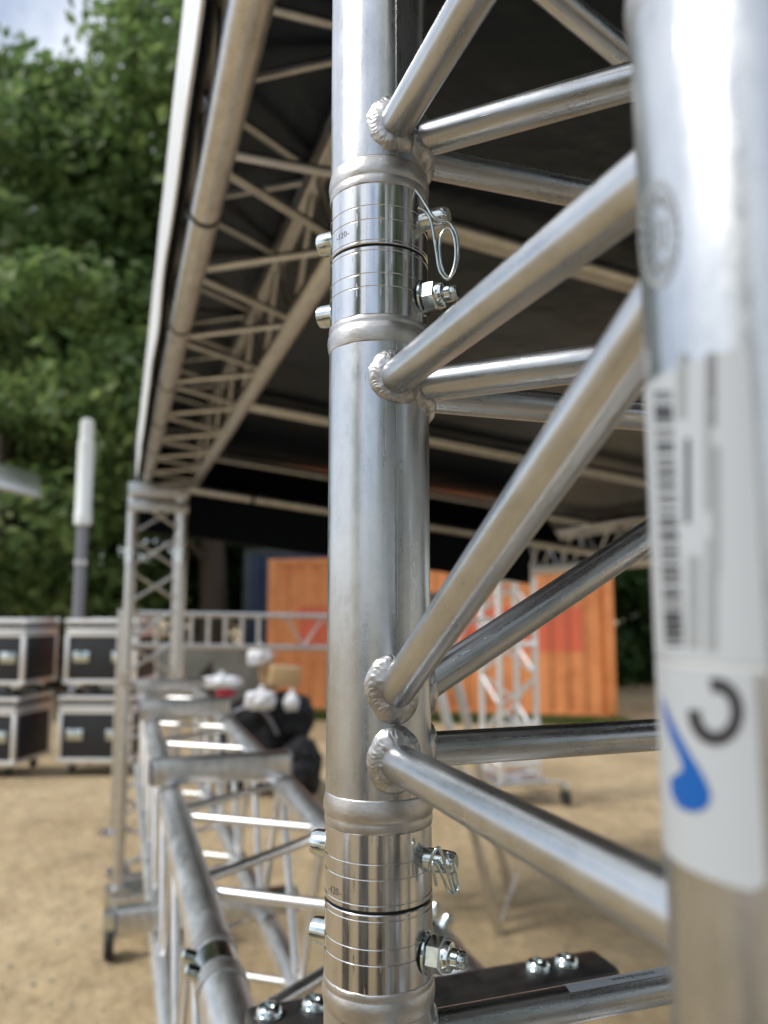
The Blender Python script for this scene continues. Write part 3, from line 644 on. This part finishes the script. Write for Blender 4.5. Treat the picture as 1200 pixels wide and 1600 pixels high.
def chord(nm, z0, z1, key):
    p = PTS[key]; near = key in 'AB'
    ang = sorted([2*math.pi*i/(112 if near else 40) for i in range(112 if near else 40)] + ([(FACE+R_(18.5)+q) % (2*math.pi) for q in (-0.022, -0.008, 0.008, 0.022)] if key == 'A' else []))
    n = max(2, int((z1-z0)/(0.0025 if near and z1 < .5 else 0.02))); bm = bmesh.new(); rings = []; sea = (FACE+R_(18.5)) % (2*math.pi)
    for j in range(n+1):
        z = z0+(z1-z0)*j/n; row = []
        for a in ang:
            r = RC - (0.0005 if key == 'A' and abs(a-sea) < 0.009 else 0)
            row.append(bm.verts.new((r*math.cos(a), r*math.sin(a), z-z0)))
        rings.append(row)
    m_ = len(ang)
    for a, b in zip(rings, rings[1:]):
        for i in range(m_): bm.faces.new((a[i], a[(i+1) % m_], b[(i+1) % m_], b[i]))
    bm.faces.new(list(reversed(rings[0]))); bm.faces.new(rings[-1])
    if key == 'A':
        for f in bm.faces:
            c_ = f.calc_center_median(); q_ = math.atan2(c_.y, c_.x) % (2*math.pi)
            if abs(q_-sea) < 0.012 and len(f.verts) == 4: f.material_index = 1
    o = finish(nm, bm, [M['alu_heat'], M['weld_dull']], TW, Matrix.Translation(hz(p, z0)), 40); me = o.data
    at_ = me.attributes.new('heat', 'FLOAT', 'POINT'); org = hz(p, z0)
    hn = [q for q in heat_nodes[key] if HCAM+z0-0.03 < q.z < HCAM+z1+0.03]; vals = []
    for v in me.vertices:
        w_ = v.co+org; dm = min(((w_-q).length for q in hn), default=1)
        dm = min(dm, 1); h_ = max(0, min(1, 1.5-dm/0.0215*1.0)); vals.append(h_)
    at_.data.foreach_set('value', vals); return o
SEC = {}
for key in PTS:
    SEC[key] = (chord('chord', J1+0.0355, 0.95, key), chord('chord', J2+0.047, J1-0.0475, key), chord('chord', -0.357, J2-0.0430, key))
for q in ('A', 'B', 'C', 'D'): boxo('end_plate', hz(PTS[q], -0.3588), (0.06, 0.06, 0.003), M['alu_far'], TW, GR)
# joint sleeves: welded-in receivers meeting at the pinned joint
def collar(key, za, zb_, par, flip):
    """weld band between chord and sleeve: rounded bulge and a flat matte band"""
    L_ = zb_-za; prof = [(0.0249, 0), (0.0252, 0.0012), (0.0257, 0.0035), (0.0260, 0.0062), (0.0258, 0.0086), (0.0253, 0.0098), (0.02515, 0.0102), (0.02535, 0.0112), (0.0254, L_-0.002), (0.0252, L_-0.0006), (0.0250, L_)]
    prof = [(r, L_-z) for r, z in reversed(prof)] if flip else prof
    bm = lathe_bm(prof, 112)
    for v in bm.verts:
        a = math.atan2(v.co.y, v.co.x); q = noise.noise(Vector((math.cos(a)*3, math.sin(a)*3, v.co.z*90)))
        edge = (v.co.z < 0.0015) if flip is False else (v.co.z > L_-0.0015)
        f_ = 1+0.004*q; v.co.x *= f_; v.co.y *= f_
        free = (v.co.z > L_-0.0012) if not flip else (v.co.z < 0.0012)
        if free: v.co.z += 0.0007*noise.noise(Vector((math.cos(a)*9, math.sin(a)*9, 4)))+0.0004*noise.noise(Vector((math.cos(a)*40, math.sin(a)*40, 4)))
    o = finish('weld_band', bm, M['weld_dull'], par, Matrix.Translation(hz(PTS[key], za)), 180); return o
def sleeve(key, za, zb_, par, grooves, name='coupler_sleeve'):
    prof = [(0.0236, 0), (0.0246, 0.0001), (0.0250, 0.0005)]
    for g in sorted(grooves):
        z = g-za; prof += [(0.0250, z-0.00045), (0.02472, z-0.0002), (0.02472, z+0.0002), (0.0250, z+0.00045)]
    prof += [(0.0250, zb_-za-0.0005), (0.0246, zb_-za-0.0001), (0.0236, zb_-za)]
    return finish(name, lathe_bm(prof, 128), M['alu_mach'], par, Matrix.Translation(hz(PTS[key], za)), 25)
PIN = (V-U).normalized()                        # pins run along the diagonal of the tower
def domed(r, l, b=0.0015): return [(r*0.9, 0), (r, 0.0004), (r, l-b), (r-b*0.35, l-b*0.35), (r-b*1.1, l)]
for key in PTS:
    hi, mid_, lo = SEC[key]; det = key in 'A'
    for j, (zj, up_par, dn_par) in enumerate(((J1, hi, mid_), (J2, mid_, lo))):
        ua, ub = (zj+0.0005, zj+0.0318) if j == 0 else (zj+0.0005, zj+0.0330)
        da, db = (zj-0.0350, zj-0.0005) if j == 0 else (zj-0.0332, zj-0.0005)
        su = sleeve(key, ua, ub, up_par, [zj+0.0022, zj+0.0128, zj+0.0199] if j == 0 else [zj+0.0034, zj+0.0140, zj+0.0205])
        sd = sleeve(key, da, db, dn_par, [zj-0.0030, zj-0.0145, zj-0.0210])
        collar(key, ub-0.0003, zj+0.0465 if j == 0 else zj+0.0475, up_par, True); collar(key, zj-0.0485 if j == 0 else zj-0.0465, da+0.0003, dn_par, False)
        lathe('joint_spigot', [(0.0230, -0.004), (0.0230, 0.004)], hz(PTS[key], zj), Z, M['dark_gap'], dn_par, 48)
        zp = zj+0.0185; zq = zj-0.0215
        sgn = 1 if key in 'AD' else 1
        pd = PIN if key in 'AD' else (V+U).normalized()
        c_ = hz(PTS[key], zp)
        # locking pin: fat end at the back left, thin drilled end at the front right
        lathe('pin', [(0.0036, 0), (0.0048, 0.0012), (0.0050, 0.003), (0.0062, 0.066), (0.0062, 0.0715), (0.0057, 0.0732), (0.0036, 0.0738)], c_+pd*0.0385, -pd, M['zinc'], up_par, 28)
        c_ = hz(PTS[key], zq)
        lathe('bolt', [(0.0040, 0), (0.0060, 0.0004), (0.0060, 0.058), (0.0057, 0.0605), (0.0040, 0.0612)], c_+pd*0.0263, -pd, M['zinc'], dn_par, 28)
        nt_ = finish('nut', lathe_bm([(0.0066, 0), (0.0077, 0.0006), (0.0077, 0.0062), (0.0069, 0.0072)], 6), M['zinc'], dn_par, dirmat(c_+pd*0.0257, pd, Z+U*0.35))
        lathe('washer', [(0.0052, 0), (0.0088, 0.0001), (0.0088, 0.0011), (0.0052, 0.0012)], c_+pd*0.0246, pd, M['zinc'], dn_par, 28)
        lathe('lock_ring', [(0.0064, 0), (0.0066, 0.0012), (0.0062, 0.0030), (0.0050, 0.0036)], c_+pd*0.0329, pd, M['zinc'], dn_par, 28)
        lathe('bolt_end', [(0.0042, 0), (0.0042, 0.0060), (0.0038, 0.0064), (0.0037, 0.0084), (0.0028, 0.0094)], c_+pd*0.0335, pd, M['zinc'], dn_par, 20)
# spring clips through the drilled pin ends of the in-focus chord
def pin_end(zj): return hz(A0, zj+0.0185)+PIN*0.0345
def clip(par, zj, px):
    c_ = pin_end(zj); Yp = c_.y
    pts = [at(x, y, Yp+dy) for x, y, dy in px]; wire('spring_clip', pts, 0.00078, M['zinc'], par, sub=7, segs=10)
clip(SEC['A'][0], J1, [(649, 297, -.002), (658, 309, -.0035), (668, 325, -.004), (675, 337, -.0042), (682, 343, -.004), (700, 347, -.003), (711, 362, -.003), (716, 385, -.003), (714, 410, -.003), (707, 428, -.003), (699, 432, -.003), (691, 420, -.0032), (687, 395, -.0036), (688, 372, -.0042), (695, 359, -.0046), (703, 358, -.0048), (709, 370, -.0052), (712, 392, -.0054), (710, 415, -.0054), (703, 434, -.0052), (695, 434, -.0048), (686, 420, -.0044), (681, 390, -.004), (676, 358, -.004), (671, 340, -.004), (661, 328, -.0042), (653, 325, -.0042)])
clip(SEC['A'][1], J2, [(671, 1359, -.005), (673, 1345, -.006), (679, 1330, -.0066), (686, 1325, -.006), (691, 1336, -.005), (699, 1362, -.004), (708, 1390, -.004), (714, 1394, -.004), (716, 1384, -.003), (711, 1358, -.0025), (704, 1336, -.002), (699, 1334, -.002), (702, 1350, -.0015), (709, 1376, -.0015), (713, 1392, -.002), (706, 1396, -.003), (699, 1388, -.0042), (690, 1366, -.005), (680, 1346, -.0056), (676, 1352, -.0066), (680, 1372, -.0066), (682, 1384, -.0066)])
# braces and their fillet welds
def weld(pb, d, c0, par, seed, bead):
    """fillet where a brace (axis pb, dir d) meets a chord (vertical axis through c0): overlapping crescents of weld metal"""
    d = d.normalized(); e1 = Z.cross(d).normalized(); e2 = d.cross(e1); n, kk = 320, 14
    r = random.Random(seed); ph = r.random()*6; cnt = r.choice((34, 37, 40)); sg = r.choice((-1, 1)); bm = bmesh.new(); rows = []; org = None
    for i in range(n):
        a = 2*math.pi*i/n; rd = e1*math.cos(a)+e2*math.sin(a); o = pb+rd*RB
        ox, oy = o.x-c0.x, o.y-c0.y; A_ = d.x*d.x+d.y*d.y; B_ = ox*d.x+oy*d.y; C_ = ox*ox+oy*oy-RC*RC
        disc = B_*B_-A_*C_; tt = (-B_+math.sqrt(max(disc, 0)))/A_ if disc > 0 else -B_/A_
        p = o+d*tt; nc = Vector((p.x-c0.x, p.y-c0.y, 0)).normalized(); tg = (rd-nc*rd.dot(nc))
        tg = tg.normalized() if tg.length > 0.05 else rd
        wob = 0.86+0.20*math.sin(a+ph)+0.12*math.sin(2*a+ph*2)+0.16*noise.noise(Vector((math.cos(a)*1.7, math.sin(a)*1.7, seed)))
        tc_ = p+tg*bead*1.2*wob; rr = math.hypot(tc_.x-c0.x, tc_.y-c0.y); k_ = (RC-0.0003)/rr; tc_ = Vector((c0.x+(tc_.x-c0.x)*k_, c0.y+(tc_.y-c0.y)*k_, tc_.z))
        tb = o-rd*0.0003+d*(tt+bead*0.75*wob); out = (nc+rd+tg*0.4).normalized(); row = []
        if org is None: org = p.copy()
        for q in range(kk+1):
            t_ = q/kk; bul = 4*t_*(1-t_); u_ = (sg*i/n*cnt+2.3*bul+0.8*noise.noise(Vector((math.cos(a)*3, math.sin(a)*3, seed)))) % 1.0
            hgt = bead*(0.20*bul+0.045*bul*((1-u_)*min(1, u_*4)-0.4)+0.05*noise.noise(Vector((math.cos(a)*5, math.sin(a)*5, seed+q*0.3))))
            row.append(bm.verts.new(tc_.lerp(tb, t_)+out*hgt-org))
        rows.append(row)
    for i in range(n):
        x_, y_ = rows[i], rows[(i+1) % n]
        for q in range(kk): bm.faces.new((x_[q], y_[q], y_[q+1], x_[q+1]))
    bmesh.ops.recalc_face_normals(bm, faces=bm.faces)
    finish('weld_bead', bm, M['weld'], par, Matrix.Translation(org), 180)
for i, (a, za, b, zb_) in enumerate(braces):
    pa, pb = hz(PTS[a], za), hz(PTS[b], zb_); d = (pb-pa).normalized()
    inner = 0.018
    o = tube('brace', pa+d*inner, pb-d*inner, RB, M['alu'], TW, 40)
    if a == 'A' and za < 0.45 and za > -0.3: weld(pa, d, PTS[a], o, i, 0.0056)
    if b in 'BC' and -0.3 < zb_ < 0.45: weld(pb, -d, PTS[b], o, i+50, 0.0056)
    if a == 'A' and b == 'C' and abs(za+0.196) < 0.001: ST_BRACE = (o, pa, d)

# ------------------------------------------------------------------ prints and stickers
def cyl_uv(px, py, c0, r):
    d = ray(px, py); A_ = d.x*d.x+d.y*d.y; B_ = -(c0.x*d.x+c0.y*d.y); C_ = c0.x**2+c0.y**2-r*r; disc = B_*B_-A_*C_
    s = (-B_-math.sqrt(disc))/A_ if disc > 0 else -B_/A_
    q = d*s; a = math.atan2(q.y-c0.y, q.x-c0.x); return (a if a < 0.6 else a-2*math.pi), q.z
def patch(bm, poly, r, mi, c0=None):
    """polygon in (angle, height) laid on the tube, cut into slivers so it follows the curve"""
    a0 = min(p[0] for p in poly); a1 = max(p[0] for p in poly); n = max(1, int((a1-a0)/0.06))
    cuts = [a0+(a1-a0)*i/n for i in range(n+1)]
    def clip_(pl, a, keep_hi):
        out = []
        for p, q in zip(pl, pl[1:]+pl[:1]):
            pi, qi = (p[0] >= a) == keep_hi or p[0] == a, (q[0] >= a) == keep_hi or q[0] == a
            if pi: out.append(p)
            if pi != qi: t_ = (a-p[0])/(q[0]-p[0]); out.append((a, p[1]+(q[1]-p[1])*t_))
        return out
    for i in range(n):
        pl = clip_(clip_(list(poly), cuts[i], True), cuts[i+1], False)
        pl2 = [p for k, p in enumerate(pl) if (abs(p[0]-pl[k-1][0])+abs(p[1]-pl[k-1][1])) > 1e-7]
        if len(pl2) < 3: continue
        f = bm.faces.new([bm.verts.new((r*math.cos(a), r*math.sin(a), z)) for a, z in pl2]); f.material_index = mi; f.normal_update()
        c_ = f.calc_center_median()
        if f.normal.x*c_.x+f.normal.y*c_.y < 0: f.normal_flip()
BX = B0
bpar = SEC['B'][1]
def bpoly(pts): return [cyl_uv(x, y, BX, RC) for x, y in pts]
aL = cyl_uv(940, 900, BX, RC)[0]-0.25
def band(bm, z_top, z_bot, a_l, a_r, mi, r): patch(bm, [(a_l, z_top(a_l)), (a_r, z_top(a_r)), (a_r, z_bot(a_r)), (a_l, z_bot(a_l))], r, mi)
aR = cyl_uv(1192, 900, BX, RC)[0]
zt_, zm_, zb_ = cyl_uv(1100, 560, BX, RC)[1], cyl_uv(1100, 1033, BX, RC)[1], cyl_uv(1100, 1368, BX, RC)[1]
bm = bmesh.new()
patch(bm, [(aL, zt_), (aR, zt_), (aR, zm_), (aL, zm_)], RC+0.00025, 0)
a = cyl_uv(1126, 900, BX, RC)[0]; a2 = cyl_uv(1012, 700, BX, RC)[0]
rb = random.Random(3)
def rect(x0, x1, y0, y1): return bpoly([(x0, y0), (x1, y0), (x1, y1), (x0, y1)])
zz = 612
while zz < 1012:                                              # bar code, bars across the tube
    hgt = rb.choice((2.5, 4, 6, 9, 12)); xs_ = 1025+(zz-612)*0.045
    patch(bm, rect(xs_, xs_+27, zz, min(1014, zz+hgt)), RC+0.0004, 1 if rb.random() < .75 else 2); zz += hgt+rb.choice((2, 3, 5, 8))
for (x0, x1, y0, y1, mi) in ((1072, 1080, 685, 818, 1), (1060, 1074, 552, 655, 3), (1105, 1120, 552, 668, 2), (1114, 1126, 696, 900, 3), (1076, 1094, 868, 1015, 3), (1102, 1112, 620, 800, 3), (1104, 1122, 840, 1018, 3)):
    n = int((y1-y0)/9); 
    for k in range(n):                                        # lines of small print, word by word
        ya = y0+(y1-y0)*k/n; patch(bm, rect(x0, x1, ya, ya+(y1-y0)/n*rb.uniform(0.72, 0.97)), RC+0.0004, mi)
finish('barcode_sticker', bm, [M['sticker'], M['ink'], M['ink_faded'], M['ink_pale']], bpar, Matrix.Translation(hz(BX, 0)))['label'] = 'white sticker with bar code and small print'
bm = bmesh.new()
patch(bm, [(aL, zm_-0.0004), (aR, zm_-0.0004), (aR, zm_-0.0015), (aL, zm_-0.0015)], RC+0.0002, 3)
aR2 = cyl_uv(1188, 1200, BX, RC)[0]
patch(bm, [(aL, zm_-0.0016), (aR2, zm_-0.0016), (aR2, zb_+0.0018), (aR2-0.10, zb_), (aL, zb_)], RC+0.00025, 0)
ga = []                                                       # the open black ring
for k in range(26):
    an = R_(104)-R_(288)*k/25; cx_, cy_ = 1120, 1112; ga.append((cx_+43*math.cos(an), cy_-53*math.sin(an), cx_+23*math.cos(an), cy_-31*math.sin(an)))
for p, q in zip(ga, ga[1:]): patch(bm, bpoly([(p[0], p[1]), (q[0], q[1]), (q[2], q[3]), (p[2], p[3])]), RC+0.0004, 1)
sw = [(1036, 1085), (1044, 1105), (1055, 1130), (1068, 1155), (1082, 1180), (1095, 1200), (1108, 1225), (1113, 1243), (1108, 1260), (1095, 1268), (1078, 1268), (1062, 1260), (1052, 1240), (1050, 1218), (1057, 1211), (1066, 1206), (1069, 1198), (1064, 1182), (1055, 1162), (1047, 1140), (1040, 1115)]
cxy = (1083, 1232)
tri = [((1036, 1085), (1044, 1105), (1040, 1115)), ((1044, 1105), (1055, 1130), (1047, 1140), (1040, 1115)), ((1055, 1130), (1068, 1155), (1055, 1162), (1047, 1140)), ((1068, 1155), (1082, 1180), (1064, 1182), (1055, 1162)), ((1082, 1180), (1095, 1200), (1069, 1198), (1064, 1182)), ((1095, 1200), (1108, 1225), (1066, 1206), (1069, 1198)), ((1108, 1225), (1113, 1243), (1052, 1240), (1050, 1218), (1057, 1211), (1066, 1206)), ((1113, 1243), (1108, 1260), (1095, 1268), (1078, 1268), (1062, 1260), (1052, 1240))]
for pl in tri: patch(bm, bpoly(pl), RC+0.0004, 2)
finish('logo_sticker', bm, [M['sticker'], M['ink'], M['blue_ink'], M['sticker_grey']], bpar, Matrix.Translation(hz(BX, 0)))['label'] = 'white sticker with open black ring and blue drop shaped swoosh'
# round etched stamp above the sticker
bm = bmesh.new()
def ell(cx_, cy_, rx, ry, w_, a0, a1, n, mi):
    q = []
    for k in range(n+1):
        an = a0+(a1-a0)*k/n; q.append((cx_+rx*math.cos(an), cy_+ry*math.sin(an), cx_+(rx-w_)*math.cos(an), cy_+(ry-w_*ry/rx)*math.sin(an)))
    for p, r2 in zip(q, q[1:]): patch(bm, bpoly([(p[0], p[1]), (r2[0], r2[1]), (r2[2], r2[3]), (p[2], p[3])]), RC+0.0002, mi)
ell(1030, 366, 31, 84, 4, 0, 6.2832, 44, 0)
for k in range(17):
    an = 6.2832*k/17; ell(1030, 366, 25, 66, 8, an-0.09, an+0.09, 1, 0)
ell(1032, 366, 9, 26, 4, 0, 6.2832, 20, 0)
finish('etched_stamp', bm, [M['ink_pale']], bpar, Matrix.Translation(hz(BX, 0)))['label'] = 'round etched stamp with ring of letters'
# text helper: font outlines turned to mesh, bent round a tube
def text_mesh(txt, size):
    cu = bpy.data.curves.new('t', 'FONT'); cu.body = txt; cu.size = size; cu.resolution_u = 2; ob = bpy.data.objects.new('t', cu); COL.objects.link(ob)
    dg = bpy.context.evaluated_depsgraph_get(); dg.update(); me = bpy.data.meshes.new_from_object(ob.evaluated_get(dg)); bpy.data.objects.remove(ob); bpy.data.curves.remove(cu); return me
def text_on_tube(txt, size, mw, ang, z, r, mt, parent, along=False, name='lettering'):
    me = text_mesh(txt, size); xs_ = [v.co.x for v in me.vertices]; w_ = max(xs_)-min(xs_)
    for v in me.vertices:
        x, y = v.co.x-min(xs_), v.co.y
        if along: a_ = ang+y/r; v.co = Vector((r*math.cos(a_), r*math.sin(a_), z+x))
        else: a_ = ang+x/r; v.co = Vector((r*math.cos(a_), r*math.sin(a_), z+y))
    me.update(); return link(name, me, parent, mw, [mt])
aT, zT = cyl_uv(526, 378, A0, RC); text_on_tube('-120-', 0.0045, Matrix.Translation(hz(A0, 0)), aT, zT, RC+0.00012, M['stamp'], SEC['A'][0])
aT, zT = cyl_uv(514, 1392, A0, RC); text_on_tube('-120-', 0.0045, Matrix.Translation(hz(A0, 0)), aT, zT, RC+0.00012, M['stamp'], SEC['A'][1])
# address label on the lowest horizontal brace
o, pa, d = ST_BRACE; mw = W[o]; inv = mw.inverted(); s0, s1 = 0.098-0.018, 0.178-0.018
tocam = (inv.to_3x3() @ (Vector((0, 0, HCAM))-(pa+d*0.13))); angc = math.atan2(tocam.y, tocam.x)
tup = inv.to_3x3() @ Z; angu = math.atan2(tup.y, tup.x); dirn = 1 if math.sin(angu-angc) > 0 else -1
bm = bmesh.new()
aa, ab = angc+dirn*0.55, angc+dirn*1.45
patch(bm, [(min(aa, ab), s0), (max(aa, ab), s0+0.004 if dirn > 0 else s0), (max(aa, ab), s1), (min(aa, ab), s1-0.003)], RB+0.0002, 0)
lab_ = finish('address_label', bm, [M['sticker']], o, mw); lab_['label'] = 'small white address label'
me = text_mesh('www.mp-truss.de', 0.0036); xs_ = [v.co.x for v in me.vertices]; x0_ = min(xs_)
amid = angc+dirn*0.80
for v in me.vertices:
    a_ = amid+dirn*v.co.y/RB; v.co = Vector(((RB+0.00032)*math.cos(a_), (RB+0.00032)*math.sin(a_), s0+0.026+v.co.x-x0_))
TXT = (me, mw, o)
link('lettering', me, o, mw, [M['ink']])

# ------------------------------------------------------------------ black clamp bar with bolts on the base truss
pt_ = at(655, 1546, 0.713); pc = pt_-Z*0.015; bz = HCAM+zt+0.0255+0.015; pc.z = bz
t = thing('clamp_bar', pc-Z*0.015, 'black steel clamp bar with zinc bolts behind the foot of the near tower', 'clamp bar')
boxo('bar', pc+V*0.022, (0.34, 0.046, 0.030), M['black_steel'], t, GR, 0.007, 4)
for s in (-0.131, -0.093, 0.1166, 0.1466):
    q = pc+V*s+Z*0.015
    lathe('washer', [(0.006, 0), (0.0125, 0.0002), (0.0125, 0.0018), (0.006, 0.002)], q, Z, M['zinc'], t, 28)
    lathe('bolt', [(0.0105, 0), (0.0108, 0.001), (0.0098, 0.0038), (0.0085, 0.0052), (0.0058, 0.0060), (0.0050, 0.0058), (0.0046, 0.0035), (0.0010, 0.0034)], q+Z*0.0019, Z, M['zinc'], t, 28, 30)
